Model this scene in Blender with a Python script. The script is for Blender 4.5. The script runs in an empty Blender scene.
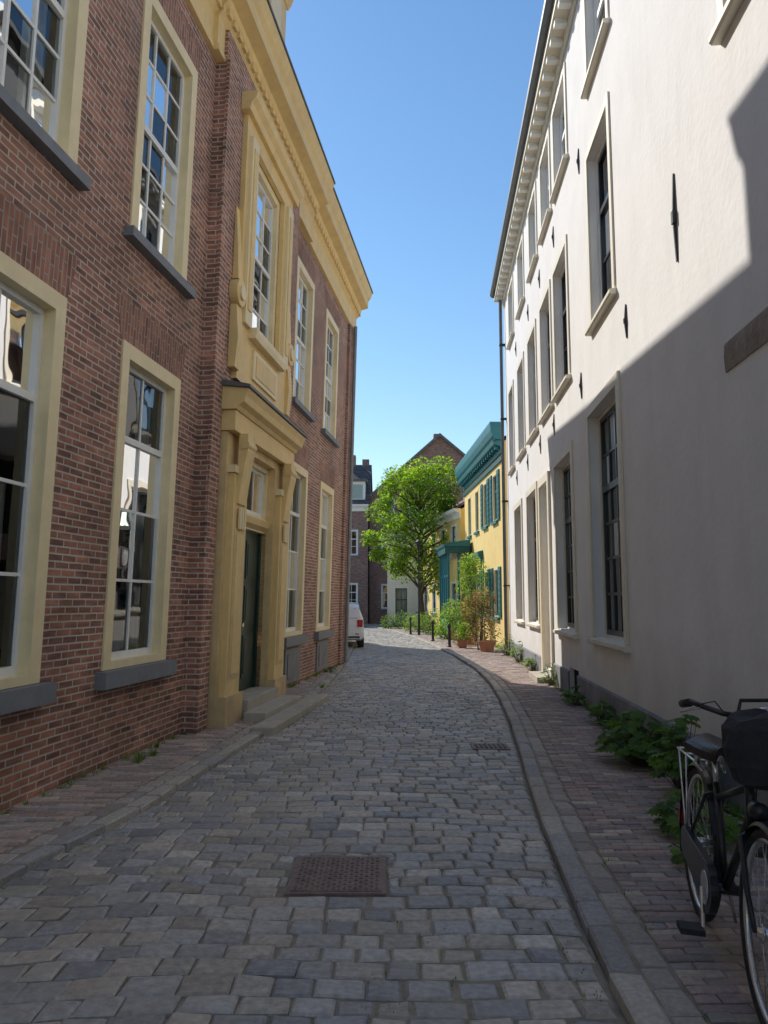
import bpy, math, random
from mathutils import Matrix, Vector
import bmesh
random.seed(7)
rnd=random.random
def U(a,b): return a+(b-a)*rnd()
sc=bpy.context.scene
col=sc.collection

# ------------------------------------------------------------------ materials
def newmat(name):
    m=bpy.data.materials.new(name); m.use_nodes=True
    nt=m.node_tree; b=nt.nodes['Principled BSDF']
    return m,nt,b
def N(nt,t,**kw):
    n=nt.nodes.new(t)
    for k,v in kw.items(): setattr(n,k,v)
    return n
def rgba(c): return (c[0],c[1],c[2],1)
def stainmix(nt,tc,out,stain,stainc,sx=1.6,sz=.35,scale=1.3,lo=.48,hi=.75):
    L=nt.links
    mp=N(nt,'ShaderNodeMapping'); mp.inputs['Scale'].default_value=(sx,sx,sz)
    L.new(tc.outputs['Object'],mp.inputs['Vector'])
    n3=N(nt,'ShaderNodeTexNoise'); n3.inputs['Scale'].default_value=scale; n3.inputs['Detail'].default_value=8; n3.inputs['Roughness'].default_value=.7
    L.new(mp.outputs['Vector'],n3.inputs['Vector'])
    r3=N(nt,'ShaderNodeMapRange'); r3.inputs['From Min'].default_value=lo; r3.inputs['From Max'].default_value=hi; r3.inputs['To Max'].default_value=stain
    L.new(n3.outputs['Fac'],r3.inputs['Value'])
    m3=N(nt,'ShaderNodeMix',data_type='RGBA'); m3.inputs['B'].default_value=rgba(stainc)
    L.new(r3.outputs['Result'],m3.inputs['Factor']); L.new(out,m3.inputs['A']); return m3.outputs['Result']
def plain(name,c,rough=.6,var=.15,scale=3,bump=.0,bscale=40,metal=0,spec=.5,stain=0,stainc=(.08,.07,.06),low=None):
    m,nt,b=newmat(name); L=nt.links
    tc=N(nt,'ShaderNodeTexCoord')
    no=N(nt,'ShaderNodeTexNoise'); no.inputs['Scale'].default_value=scale; no.inputs['Detail'].default_value=6; no.inputs['Roughness'].default_value=.65
    L.new(tc.outputs['Object'],no.inputs['Vector'])
    mr=N(nt,'ShaderNodeMapRange'); mr.inputs['From Min'].default_value=.3; mr.inputs['From Max'].default_value=.7
    mr.inputs['To Min'].default_value=1-var; mr.inputs['To Max'].default_value=1+var
    L.new(no.outputs['Fac'],mr.inputs['Value'])
    mx=N(nt,'ShaderNodeVectorMath',operation='SCALE'); mx.inputs[0].default_value=c[:3]
    L.new(mr.outputs['Result'],mx.inputs['Scale'])
    out=mx.outputs['Vector']
    if stain>0: out=stainmix(nt,tc,out,stain,stainc)
    if low:   # dirt splashed up from the pavement
        zmax,lc=low
        sp=N(nt,'ShaderNodeSeparateXYZ'); L.new(tc.outputs['Object'],sp.inputs[0])
        n4=N(nt,'ShaderNodeTexNoise'); n4.inputs['Scale'].default_value=2.2; n4.inputs['Detail'].default_value=7; L.new(tc.outputs['Object'],n4.inputs['Vector'])
        a4=N(nt,'ShaderNodeMath',operation='MULTIPLY_ADD'); a4.inputs[1].default_value=1.6; L.new(n4.outputs['Fac'],a4.inputs[0]); L.new(sp.outputs['Z'],a4.inputs[2])
        r4=N(nt,'ShaderNodeMapRange'); r4.inputs['From Min'].default_value=zmax+.8; r4.inputs['From Max'].default_value=.9; r4.inputs['To Max'].default_value=.55; L.new(a4.outputs[0],r4.inputs['Value'])
        m4=N(nt,'ShaderNodeMix',data_type='RGBA'); m4.inputs['B'].default_value=rgba(lc); L.new(r4.outputs[0],m4.inputs['Factor']); L.new(out,m4.inputs['A']); out=m4.outputs['Result']
    L.new(out,b.inputs['Base Color'])
    b.inputs['Roughness'].default_value=rough; b.inputs['Metallic'].default_value=metal
    b.inputs['Specular IOR Level'].default_value=spec
    if bump>0:
        n2=N(nt,'ShaderNodeTexNoise'); n2.inputs['Scale'].default_value=bscale; n2.inputs['Detail'].default_value=4
        L.new(tc.outputs['Object'],n2.inputs['Vector'])
        bp=N(nt,'ShaderNodeBump'); bp.inputs['Strength'].default_value=bump; bp.inputs['Distance'].default_value=.01
        L.new(n2.outputs['Fac'],bp.inputs['Height']); L.new(bp.outputs['Normal'],b.inputs['Normal'])
    return m
def brick(name,c1,c2,mortar,bw=.215,rh=.062,ms=.006,soldier=False,rough=.85,dirt=.5,stain=0,stainc=(.5,.4,.33)):
    m,nt,b=newmat(name); L=nt.links
    tc=N(nt,'ShaderNodeTexCoord'); sp=N(nt,'ShaderNodeSeparateXYZ'); L.new(tc.outputs['Object'],sp.inputs[0])
    ad=N(nt,'ShaderNodeMath',operation='ADD'); L.new(sp.outputs['X'],ad.inputs[0]); L.new(sp.outputs['Y'],ad.inputs[1])
    cb=N(nt,'ShaderNodeCombineXYZ')
    if soldier: L.new(sp.outputs['Z'],cb.inputs['X']); L.new(ad.outputs[0],cb.inputs['Y'])
    else: L.new(ad.outputs[0],cb.inputs['X']); L.new(sp.outputs['Z'],cb.inputs['Y'])
    wn=N(nt,'ShaderNodeTexNoise'); wn.inputs['Scale'].default_value=2.5; L.new(tc.outputs['Object'],wn.inputs['Vector'])
    ws=N(nt,'ShaderNodeVectorMath',operation='MULTIPLY_ADD'); ws.inputs[1].default_value=(.012,.012,0)
    L.new(wn.outputs['Color'],ws.inputs[0]); L.new(cb.outputs[0],ws.inputs[2])
    bt=N(nt,'ShaderNodeTexBrick'); bt.inputs['Scale'].default_value=1
    bt.inputs['Brick Width'].default_value=bw; bt.inputs['Row Height'].default_value=rh; bt.inputs['Mortar Size'].default_value=ms
    bt.inputs['Mortar Smooth'].default_value=.3
    bt.inputs['Color1'].default_value=rgba(c1); bt.inputs['Color2'].default_value=rgba(c2); bt.inputs['Mortar'].default_value=rgba(mortar)
    L.new(ws.outputs[0],bt.inputs['Vector'])
    no=N(nt,'ShaderNodeTexNoise'); no.inputs['Scale'].default_value=.9; no.inputs['Detail'].default_value=8; no.inputs['Roughness'].default_value=.7
    L.new(tc.outputs['Object'],no.inputs['Vector'])
    mr=N(nt,'ShaderNodeMapRange'); mr.inputs['From Min'].default_value=.3; mr.inputs['From Max'].default_value=.7
    mr.inputs['To Min'].default_value=1-dirt*.5; mr.inputs['To Max'].default_value=1+dirt*.5
    L.new(no.outputs['Fac'],mr.inputs['Value'])
    mp=N(nt,'ShaderNodeMapping'); mp.inputs['Scale'].default_value=(1/bw,1/rh,1); L.new(cb.outputs[0],mp.inputs['Vector'])
    wn2=N(nt,'ShaderNodeTexNoise'); wn2.inputs['Scale'].default_value=.8; wn2.inputs['Detail'].default_value=2; L.new(mp.outputs[0],wn2.inputs['Vector'])
    mr2=N(nt,'ShaderNodeMapRange'); mr2.inputs['From Min'].default_value=.3; mr2.inputs['From Max'].default_value=.7
    mr2.inputs['To Min'].default_value=.62; mr2.inputs['To Max'].default_value=1.35
    L.new(wn2.outputs['Fac'],mr2.inputs['Value'])
    mu=N(nt,'ShaderNodeMath',operation='MULTIPLY'); L.new(mr.outputs[0],mu.inputs[0]); L.new(mr2.outputs[0],mu.inputs[1])
    # keep the mortar lighter than the varied bricks
    mm=N(nt,'ShaderNodeMix',data_type='FLOAT'); L.new(bt.outputs['Fac'],mm.inputs['Factor']); L.new(mu.outputs[0],mm.inputs['A']); L.new(mr.outputs[0],mm.inputs['B'])
    vs=N(nt,'ShaderNodeVectorMath',operation='SCALE'); L.new(bt.outputs['Color'],vs.inputs[0]); L.new(mm.outputs['Result'],vs.inputs['Scale'])
    out=vs.outputs[0]
    if stain>0: out=stainmix(nt,tc,out,stain,stainc,1.0,.6,.8,.5,.8)
    L.new(out,b.inputs['Base Color']); b.inputs['Roughness'].default_value=rough
    bp=N(nt,'ShaderNodeBump'); bp.inputs['Strength'].default_value=.7; bp.inputs['Distance'].default_value=.008; bp.invert=True
    L.new(bt.outputs['Fac'],bp.inputs['Height'])
    n5=N(nt,'ShaderNodeTexNoise'); n5.inputs['Scale'].default_value=45; L.new(tc.outputs['Object'],n5.inputs['Vector'])
    b2=N(nt,'ShaderNodeBump'); b2.inputs['Strength'].default_value=.4; b2.inputs['Distance'].default_value=.006; L.new(n5.outputs['Fac'],b2.inputs['Height']); L.new(bp.outputs[0],b2.inputs['Normal'])
    L.new(b2.outputs[0],b.inputs['Normal'])
    return m
def tinted(name,rough=.6,spec=.5,bump=.4,bscale=60,nvar=.2,nscale=25,transl=0,dirt=0,dirtc=(.05,.045,.035)):
    """base colour comes from the per-piece colour attribute 'tint'"""
    m,nt,b=newmat(name); L=nt.links
    at=N(nt,'ShaderNodeAttribute'); at.attribute_name='tint'
    tc=N(nt,'ShaderNodeTexCoord'); no=N(nt,'ShaderNodeTexNoise'); no.inputs['Scale'].default_value=nscale; no.inputs['Detail'].default_value=5
    L.new(tc.outputs['Object'],no.inputs['Vector'])
    mr=N(nt,'ShaderNodeMapRange'); mr.inputs['From Min'].default_value=.3; mr.inputs['From Max'].default_value=.7
    mr.inputs['To Min'].default_value=1-nvar; mr.inputs['To Max'].default_value=1+nvar; L.new(no.outputs['Fac'],mr.inputs['Value'])
    vs=N(nt,'ShaderNodeVectorMath',operation='SCALE'); L.new(at.outputs['Color'],vs.inputs[0]); L.new(mr.outputs[0],vs.inputs['Scale'])
    out=vs.outputs[0]
    if dirt>0:
        n3=N(nt,'ShaderNodeTexNoise'); n3.inputs['Scale'].default_value=.9; n3.inputs['Detail'].default_value=9; n3.inputs['Roughness'].default_value=.7
        L.new(tc.outputs['Object'],n3.inputs['Vector'])
        r3=N(nt,'ShaderNodeMapRange'); r3.inputs['From Min'].default_value=.42; r3.inputs['From Max'].default_value=.68; r3.inputs['To Max'].default_value=dirt
        L.new(n3.outputs['Fac'],r3.inputs['Value'])
        m3=N(nt,'ShaderNodeMix',data_type='RGBA'); m3.inputs['B'].default_value=rgba(dirtc)
        L.new(r3.outputs[0],m3.inputs['Factor']); L.new(out,m3.inputs['A']); out=m3.outputs['Result']
    L.new(out,b.inputs['Base Color'])
    b.inputs['Roughness'].default_value=rough; b.inputs['Specular IOR Level'].default_value=spec
    if bump>0:
        n2=N(nt,'ShaderNodeTexNoise'); n2.inputs['Scale'].default_value=bscale; n2.inputs['Detail'].default_value=4; L.new(tc.outputs['Object'],n2.inputs['Vector'])
        bp=N(nt,'ShaderNodeBump'); bp.inputs['Strength'].default_value=bump; bp.inputs['Distance'].default_value=.008
        L.new(n2.outputs['Fac'],bp.inputs['Height']); L.new(bp.outputs[0],b.inputs['Normal'])
    if transl>0:
        tr=N(nt,'ShaderNodeBsdfTranslucent')
        sc2=N(nt,'ShaderNodeVectorMath',operation='MULTIPLY'); sc2.inputs[1].default_value=(1.7,1.6,.5); L.new(out,sc2.inputs[0]); L.new(sc2.outputs[0],tr.inputs['Color'])
        ms=N(nt,'ShaderNodeMixShader'); ms.inputs['Fac'].default_value=transl
        L.new(b.outputs[0],ms.inputs[1]); L.new(tr.outputs[0],ms.inputs[2]); L.new(ms.outputs[0],nt.nodes['Material Output'].inputs['Surface'])
    return m
def glassmat(name,wob=.15,tint=(.75,.8,.8),rough=.015,ior=1.75):
    m=bpy.data.materials.new(name); m.use_nodes=True; nt=m.node_tree; L=nt.links
    for n in list(nt.nodes):
        if n.type!='OUTPUT_MATERIAL': nt.nodes.remove(n)
    tc=N(nt,'ShaderNodeTexCoord'); no=N(nt,'ShaderNodeTexNoise'); no.inputs['Scale'].default_value=2.2; no.inputs['Detail'].default_value=1
    L.new(tc.outputs['Object'],no.inputs['Vector'])
    bp=N(nt,'ShaderNodeBump'); bp.inputs['Strength'].default_value=wob; bp.inputs['Distance'].default_value=.05; L.new(no.outputs['Fac'],bp.inputs['Height'])
    gl=N(nt,'ShaderNodeBsdfGlossy'); gl.inputs['Roughness'].default_value=rough; gl.inputs['Color'].default_value=(.95,.97,1,1); L.new(bp.outputs[0],gl.inputs['Normal'])
    tr=N(nt,'ShaderNodeBsdfTransparent'); tr.inputs['Color'].default_value=rgba(tint)
    fr=N(nt,'ShaderNodeFresnel'); fr.inputs['IOR'].default_value=ior
    ms=N(nt,'ShaderNodeMixShader'); L.new(fr.outputs[0],ms.inputs['Fac']); L.new(tr.outputs[0],ms.inputs[1]); L.new(gl.outputs[0],ms.inputs[2])
    L.new(ms.outputs[0],nt.nodes['Material Output'].inputs['Surface'])
    return m
M={}
M['brickL']=brick('red_brick',(.42,.185,.12),(.22,.10,.075),(.50,.44,.37),ms=.009,dirt=.75,stain=.3)
M['soldL']=brick('red_brick_soldier',(.38,.165,.105),(.25,.105,.075),(.34,.29,.24),ms=.009,soldier=True,dirt=.6)
M['brickF']=brick('far_brick',(.34,.205,.16),(.26,.15,.12),(.30,.25,.22))
M['cream']=plain('cream_paint',(.84,.61,.27),.55,.08,4,.15,30,stain=.35,stainc=(.46,.34,.18))
M['creamst']=plain('cream_stone',(.78,.57,.28),.7,.13,5,.3,25,stain=.45,stainc=(.42,.31,.18),low=(.7,(.3,.24,.17)))
M['creamlt']=plain('light_cream_frame',(.88,.73,.44),.5,.06,6,.1,30,stain=.2,stainc=(.5,.4,.24))
M['white']=plain('white_paint',(.85,.85,.82),.45,.05,6)
M['plaster']=plain('white_plaster',(.84,.82,.795),.9,.05,1.2,.4,14,stain=.38,stainc=(.64,.61,.565),low=(1.3,(.5,.47,.43)))
M['plinth']=plain('grey_plinth',(.21,.21,.225),.8,.25,3,.4,20,stain=.5,stainc=(.38,.37,.35))
M['bluestone']=plain('bluestone',(.20,.215,.235),.6,.15,6,.2,40)
M['slab']=plain('stone_step',(.44,.40,.33),.75,.15,4,.4,30,stain=.4,stainc=(.25,.22,.18))
M['patch']=plain('bare_stone_patch',(.30,.25,.20),.95,.3,9,.9,25,stain=.6,stainc=(.45,.42,.38))
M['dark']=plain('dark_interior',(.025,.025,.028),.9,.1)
M['lead']=plain('lead_sheet',(.12,.12,.125),.5,.2,4)
M['greend']=plain('dark_green_door',(.015,.045,.035),.35,.1)
M['blackp']=plain('black_paint',(.02,.02,.022),.3,.1)
M['iron']=plain('rusty_iron',(.23,.165,.14),.65,.3,12,.4,60,metal=.2)
M['irond']=plain('dark_iron',(.03,.028,.028),.6,.2)
M['curtain']=plain('curtain',(.75,.75,.71),.9,.1,9)
M['roof']=brick('roof_tiles',(.15,.125,.12),(.11,.095,.09),(.04,.04,.04),bw=.25,rh=.3,ms=.02)
M['roofred']=brick('roof_tiles_red',(.20,.09,.06),(.15,.07,.05),(.04,.03,.03),bw=.25,rh=.3,ms=.02)
M['yellow']=plain('yellow_plaster',(.86,.64,.24),.8,.08,2,.2,20,stain=.25,stainc=(.6,.42,.16))
M['teal']=plain('teal_paint',(.015,.18,.21),.5,.15,4)
M['teald']=plain('dark_teal_paint',(.01,.10,.115),.5,.15,4)
M['glass']=glassmat('old_glass',.06)
M['glassR']=glassmat('old_glass_dark',.05,(.4,.43,.45),rough=.04,ior=1.8)
M['base']=plain('joint_sand',(.27,.235,.185),.95,.3,8,.4,90,stain=.45,stainc=(.13,.14,.07))
M['earth']=plain('ground_earth',(.30,.27,.23),.95,.2,.5)
M['sett']=tinted('granite_setts',rough=.55,spec=.5,bump=.6,bscale=50,nvar=.25,nscale=28,dirt=.6,dirtc=(.33,.29,.235))
M['clink']=tinted('clinker_bricks',rough=.75,spec=.35,bump=.4,bscale=70,nvar=.2,nscale=40,dirt=.5,dirtc=(.33,.28,.23))
M['leaf']=tinted('leaves',rough=.5,spec=.35,bump=0,nvar=.15,nscale=3,transl=.45)
M['bark']=plain('bark',(.12,.095,.07),.9,.3,10,.6,30)
M['plastgrey']=plain('zinc_pipe',(.25,.26,.27),.5,.15,5,metal=.3)
M['alu']=plain('polished_metal',(.7,.7,.7),.25,.05,metal=.95)
M['rubber']=plain('rubber',(.025,.025,.025),.8,.2)
M['leather']=plain('saddle_leather',(.02,.02,.02),.35,.2,20,.3,80)
M['bag']=plain('black_canvas',(.022,.022,.025),.8,.3,30,.5,120)
M['carwhite']=plain('car_paint',(.8,.8,.79),.2,.02)
M['cglass']=plain('car_glass',(.02,.022,.025),.08,.0)
M['redl']=plain('tail_light_red',(.5,.02,.015),.25,.1)
M['platey']=plain('yellow_plate',(.75,.5,.03),.5,.05)
M['terra']=plain('terracotta',(.4,.18,.1),.8,.15)
M['surr']=plain('surround_paint',(.80,.73,.58),.6,.06,3,.1,30,stain=.35,stainc=(.55,.49,.38))

# ------------------------------------------------------------------ mesh builder
class MB:
    def __init__(s,name,parent=None,sgn=1,lean=0,matrix=None):
        s.name=name;s.parent=parent;s.sgn=sgn;s.lean=lean;s.v=[];s.f=[];s.m=[];s.mats=[];s.c=[];s.smooth=False;s.usec=False
    def mi(s,k):
        if k not in s.mats: s.mats.append(k)
        return s.mats.index(k)
    def P(s,p): return (p[0],s.sgn*(p[1]+s.lean*p[2]),p[2])
    def quad(s,pts,k,c=None):
        n=len(s.v); s.v+= [s.P(p) for p in pts]; s.f.append(tuple(range(n,n+len(pts)))); s.m.append(s.mi(k)); s.c.append(c)
    def box(s,x0,x1,y0,y1,z0,z1,k,c=None):
        n=len(s.v)
        s.v+=[s.P(p) for p in [(x0,y0,z0),(x1,y0,z0),(x1,y1,z0),(x0,y1,z0),(x0,y0,z1),(x1,y0,z1),(x1,y1,z1),(x0,y1,z1)]]
        for q in [(0,3,2,1),(4,5,6,7),(0,1,5,4),(1,2,6,5),(2,3,7,6),(3,0,4,7)]:
            s.f.append(tuple(n+i for i in q)); s.m.append(s.mi(k)); s.c.append(c)
    def prof(s,x0,x1,pts,k):
        """extrude profile [(d,z)..] closed polygon along x"""
        n=len(s.v);K=len(pts)
        s.v+=[s.P((x0,a,b)) for a,b in pts]+[s.P((x1,a,b)) for a,b in pts]
        for i in range(K):
            j=(i+1)%K; s.f.append((n+i,n+j,n+K+j,n+K+i)); s.m.append(s.mi(k)); s.c.append(None)
        s.f.append(tuple(range(n,n+K))); s.m.append(s.mi(k)); s.c.append(None)
        s.f.append(tuple(range(n+2*K-1,n+K-1,-1))); s.m.append(s.mi(k)); s.c.append(None)
    def tube(s,pts,r,k,n=8,closed=False,c=None):
        pts=[Vector(p) for p in pts]; R=r if isinstance(r,(list,tuple)) else [r]*len(pts)
        base=len(s.v); K=len(pts); up=None
        for i,p in enumerate(pts):
            a=pts[(i-1)%K] if (closed or i>0) else p; b=pts[(i+1)%K] if (closed or i<K-1) else p
            t=(b-a).normalized()
            if up is None:
                up=Vector((0,0,1)) if abs(t.z)<.9 else Vector((1,0,0))
            u=(up-t*up.dot(t))
            if u.length<1e-4: u=Vector((0,1,0))-t*t.y
            u.normalize(); w=t.cross(u); up=u
            for j in range(n):
                an=2*math.pi*j/n; q=p+(u*math.cos(an)+w*math.sin(an))*R[i]; s.v.append(s.P(q))
        for i in range(K if closed else K-1):
            for j in range(n):
                a=base+i*n+j; b=base+i*n+(j+1)%n; i2=(i+1)%K; d=base+i2*n+j; e=base+i2*n+(j+1)%n
                s.f.append((a,b,e,d)); s.m.append(s.mi(k)); s.c.append(c)
        if not closed:
            s.f.append(tuple(base+j for j in range(n-1,-1,-1))); s.m.append(s.mi(k)); s.c.append(c)
            o=base+(K-1)*n; s.f.append(tuple(o+j for j in range(n))); s.m.append(s.mi(k)); s.c.append(c)
    def build(s,recalc=True,smooth=False,bevel=0):
        me=bpy.data.meshes.new(s.name); me.from_pydata(s.v,[],s.f)
        for k in s.mats: me.materials.append(M[k])
        me.polygons.foreach_set('material_index',s.m)
        if any(c is not None for c in s.c):
            ca=me.color_attributes.new('tint','FLOAT_COLOR','CORNER'); arr=[]
            for f,c in zip(s.f,s.c):
                c=c or (.1,.1,.1); arr+= [c[0],c[1],c[2],1]*len(f)
            ca.data.foreach_set('color',arr)
        me.update()
        if recalc:
            bm=bmesh.new(); bm.from_mesh(me); bmesh.ops.recalc_face_normals(bm,faces=bm.faces); bm.to_mesh(me); bm.free()
        if smooth:
            me.polygons.foreach_set('use_smooth',[True]*len(me.polygons))
        o=bpy.data.objects.new(s.name,me); col.objects.link(o)
        if s.parent: o.parent=s.parent
        if bevel>0:
            b=o.modifiers.new('bev','BEVEL'); b.width=bevel; b.segments=2; b.limit_method='ANGLE'
        return o
def empty(name,mat=None):
    e=bpy.data.objects.new(name,None); col.objects.link(e); e.empty_display_size=.3
    if mat: e.matrix_world=mat
    return e
def frame(origin,xdir):
    x=Vector((xdir[0],xdir[1],0)).normalized(); z=Vector((0,0,1)); y=z.cross(x)
    m=Matrix(((x.x,y.x,0,origin[0]),(x.y,y.y,0,origin[1]),(0,0,1,origin[2] if len(origin)>2 else 0),(0,0,0,1)))
    return m
def facade(mb,s0,s1,z0,z1,d,ops,k,rk=None,rev=.2):
    ss=sorted(set([s0,s1]+[o[0] for o in ops]+[o[1] for o in ops])); zs=sorted(set([z0,z1]+[o[2] for o in ops]+[o[3] for o in ops]))
    ss=[s for s in ss if s0<=s<=s1]; zs=[z for z in zs if z0<=z<=z1]
    for a,b in zip(ss,ss[1:]):
        for c,e in zip(zs,zs[1:]):
            ms,mz=(a+b)/2,(c+e)/2
            if any(o[0]<ms<o[1] and o[2]<mz<o[3] for o in ops): continue
            mb.quad([(a,d,c),(b,d,c),(b,d,e),(a,d,e)],k)
    for o in ops:
        a,b,c,e=o[:4]; q=d-rev; rk2=rk or k
        mb.quad([(a,d,c),(a,q,c),(a,q,e),(a,d,e)],rk2); mb.quad([(b,d,c),(b,q,c),(b,q,e),(b,d,e)],rk2)
        mb.quad([(a,d,e),(a,q,e),(b,q,e),(b,d,e)],rk2); mb.quad([(a,d,c),(a,q,c),(b,q,c),(b,d,c)],rk2)
def window(mb,gl,s0,s1,z0,z1,d,fw=.13,fm='creamlt',sm='white',cols=2,rows=4,rail=None,proud=.02,depth=.1,mw=.028,sw=.05,curtain=0,glm='glass'):
    g=d-depth
    e=.002
    mb.box(s0+e,s0+fw,g-.06,d+proud,z0+e,z1-e,fm); mb.box(s1-fw,s1-e,g-.06,d+proud,z0+e,z1-e,fm)
    mb.box(s0+fw,s1-fw,g-.06,d+proud,z1-fw,z1-e,fm); mb.box(s0+fw,s1-fw,g-.06,d+proud,z0+e,z0+fw*.5,fm)
    a,b,c,h=s0+fw,s1-fw,z0+fw*.5,z1-fw
    mb.box(a,a+sw,g-.03,g+.03,c,h,sm); mb.box(b-sw,b,g-.03,g+.03,c,h,sm); mb.box(a+sw,b-sw,g-.03,g+.03,h-sw,h,sm); mb.box(a+sw,b-sw,g-.03,g+.03,c,c+sw*1.4,sm)
    a+=sw;b-=sw;h-=sw;c+=sw*1.4
    for i in range(1,cols):
        x=a+(b-a)*i/cols; mb.box(x-mw/2,x+mw/2,g-.012,g+.018,c,h,sm)
    for j in range(1,rows):
        z=c+(h-c)*j/rows; t=mw/2 if j!=rail else mw*1.1; pr=.015 if j!=rail else .035
        mb.box(a,b,g-.01,g+pr,z-t,z+t,sm)
    for i in range(cols):
        for j in range(rows):
            x0=a+(b-a)*i/cols; x1=a+(b-a)*(i+1)/cols; y0=c+(h-c)*j/rows; y1=c+(h-c)*(j+1)/rows
            t=[U(-.0035,.0035) for _ in range(2)]
            gl.quad([(x0,g+t[0],y0),(x1,g-t[0],y0),(x1,g-t[0]+t[1],y1),(x0,g+t[0]+t[1],y1)],glm)
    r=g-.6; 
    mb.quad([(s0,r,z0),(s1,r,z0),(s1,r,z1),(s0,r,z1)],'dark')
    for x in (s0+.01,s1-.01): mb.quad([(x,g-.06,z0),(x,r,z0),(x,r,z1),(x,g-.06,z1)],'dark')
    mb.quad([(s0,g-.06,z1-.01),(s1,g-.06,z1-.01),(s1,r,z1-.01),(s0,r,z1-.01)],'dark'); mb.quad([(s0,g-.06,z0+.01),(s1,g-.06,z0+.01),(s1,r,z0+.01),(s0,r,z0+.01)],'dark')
    if curtain:
        W=(b-a)
        spans=[(a-.02,a+W*.28),(b-W*.28,b+.02)] if curtain==1 else [(a-.02,b+.02)]
        zt=h if curtain!=3 else c+(h-c)*.5
        for (p,q) in spans:
            nn=28; prev=None
            for i in range(nn+1):
                x=p+(q-p)*i/nn; y=g-.14+.025*math.sin(i*1.3)+.012*math.sin(i*2.9)
                if prev: mb.quad([(prev[0],prev[1],c-.05),(x,y,c-.05),(x,y,zt+.03),(prev[0],prev[1],zt+.03)],'curtain')
                prev=(x,y)

# ================================================================== LEFT BUILDING
FL=1.0089
lm=frame((-3.59,0,0),(.1335,1))
town=empty('brick_town_house',lm)
LE=.025
w=MB('walls',town,-1,LE); g=MB('window_glass',town,-1,LE); f=MB('window_frames',town,-1,LE); t=MB('stone_trim',town,-1,LE); cr=MB('cornice',town,-1,LE)
gr=[(-2.4,-1.0),(0,1.4),(2.4,3.8),(4.8,6.2),(7.2,8.6),(13.5,14.9),(16.05,17.45)]
gr=[(a*FL,b*FL) for a,b in gr]
ops=[(a,b,.95,4.1) for a,b in gr]+[(a,b,5.2,7.88) for a,b in gr]
R0,R1=9.2*FL,13.0*FL; C=11.1*FL
CL=11.05*FL
sL=[o for o in ops if o[1]<R0]; sR=[o for o in ops if o[0]>R1]
END=19.1*FL
facade(w,-6,R0,-.1,8.9,0,sL,'brickL',rev=.12); facade(w,R1,END,-.1,8.9,0,sR,'brickL',rev=.12)
D0,D1=CL-.72,CL+.72
rops=[(D0,D1,.3,3.6),(C-.72,C+.72,5.35,7.95)]
facade(w,R0,R1,-.1,8.9,.15,rops,'brickL',rev=.14)
for x in (R0,R1): w.quad([(x,0,-.1),(x,.15,-.1),(x,.15,8.9),(x,0,8.9)],'brickL')
w.quad([(END,0,-.1),(END,-12,-.1),(END,-12,9.3),(END,0,9.3)],'brickL'); w.quad([(-6,0,-.1),(-6,-12,-.1),(-6,-12,9.3),(-6,0,9.3)],'brickL')
w.quad([(-6,-12,-.1),(END,-12,-.1),(END,-12,9.3),(-6,-12,9.3)],'brickL')
w.box(R0-.02,R0+.3,.15,.19,0,8.5,'brickL'); w.box(END-.5,END+.03,0,.06,0,8.5,'brickL')
for (a,b,c,e) in sL+sR:
    m_=.14; h_=.42 if e<6 else .38; q=.004
    w.quad([(a-.02,q,e+.003),(b+.02,q,e+.003),(b+.02+m_,q,e+h_),(a-.02-m_,q,e+h_)],'soldL')
cset={0:1,1:3,2:1,3:3,4:1,5:2,6:2}
for i,(a,b,c,e) in enumerate(sL+sR):
    lower=e<6
    idx=min(range(7),key=lambda k_:abs(gr[k_][0]-a))
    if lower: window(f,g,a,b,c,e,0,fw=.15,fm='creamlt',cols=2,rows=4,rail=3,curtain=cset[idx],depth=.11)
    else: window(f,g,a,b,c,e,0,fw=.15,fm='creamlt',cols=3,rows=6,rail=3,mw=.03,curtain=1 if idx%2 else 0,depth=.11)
    if lower: t.box(a-.1,b+.1,-.05,.11,c-.16,c-.003,'bluestone')
    else: t.box(a-.1,b+.1,-.05,.10,c-.10,c-.003,'bluestone')
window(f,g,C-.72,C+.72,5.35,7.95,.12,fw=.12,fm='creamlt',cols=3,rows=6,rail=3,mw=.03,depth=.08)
for (a,b) in gr[5:]: 
    t.box(a+.15,b-.15,-.02,.03,.12,.74,'bluestone'); t.box(a+.3,b-.3,.03,.045,.22,.64,'plinth')
# upper surround
sd=.22
facade(t,C-1.22,C+1.22,4.5,8.2,sd,[(C-.72,C+.72,5.35,7.95)],'cream',rev=.3)
for x in (C-1.22,C+1.22): t.quad([(x,.15,4.5),(x,sd,4.5),(x,sd,8.2),(x,.15,8.2)],'cream')
for sx in (-1,1):
    a=C+sx*.97; t.box(a-.14,a+.14,sd,sd+.05,5.3,7.95,'creamlt'); t.box(a-.07,a+.07,sd+.05,sd+.065,5.5,7.8,'cream')
    x=C+sx*1.3
    t.tube([(x,.155,5.62),(x,.27,5.62)],.18,'cream',n=20); t.tube([(x,.27,5.62),(x,.30,5.62)],.1,'creamlt',n=16)
    t.prof(x-.1,x+.1,[(.155,4.6),(.25,4.6),(.28,5.0),(.24,5.44),(.155,5.44)],'cream')
    t.prof(x-.075,x+.075,[(.155,5.80),(.24,5.80),(.21,6.3),(.17,6.8),(.155,6.8)],'cream')
t.prof(C-.80,C+.80,[(sd,5.18),(.32,5.18),(.34,5.26),(.34,5.33),(sd,5.33)],'creamlt')
t.box(C-.6,C+.6,sd,sd+.03,4.66,5.08,'creamlt'); t.box(C-.5,C+.5,sd+.03,sd+.04,4.72,5.02,'cream')
t.prof(C-1.34,C+1.34,[(.155,8.2),(.28,8.2),(.30,8.3),(.36,8.36),(.38,8.45),(.155,8.45)],'cream')
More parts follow.
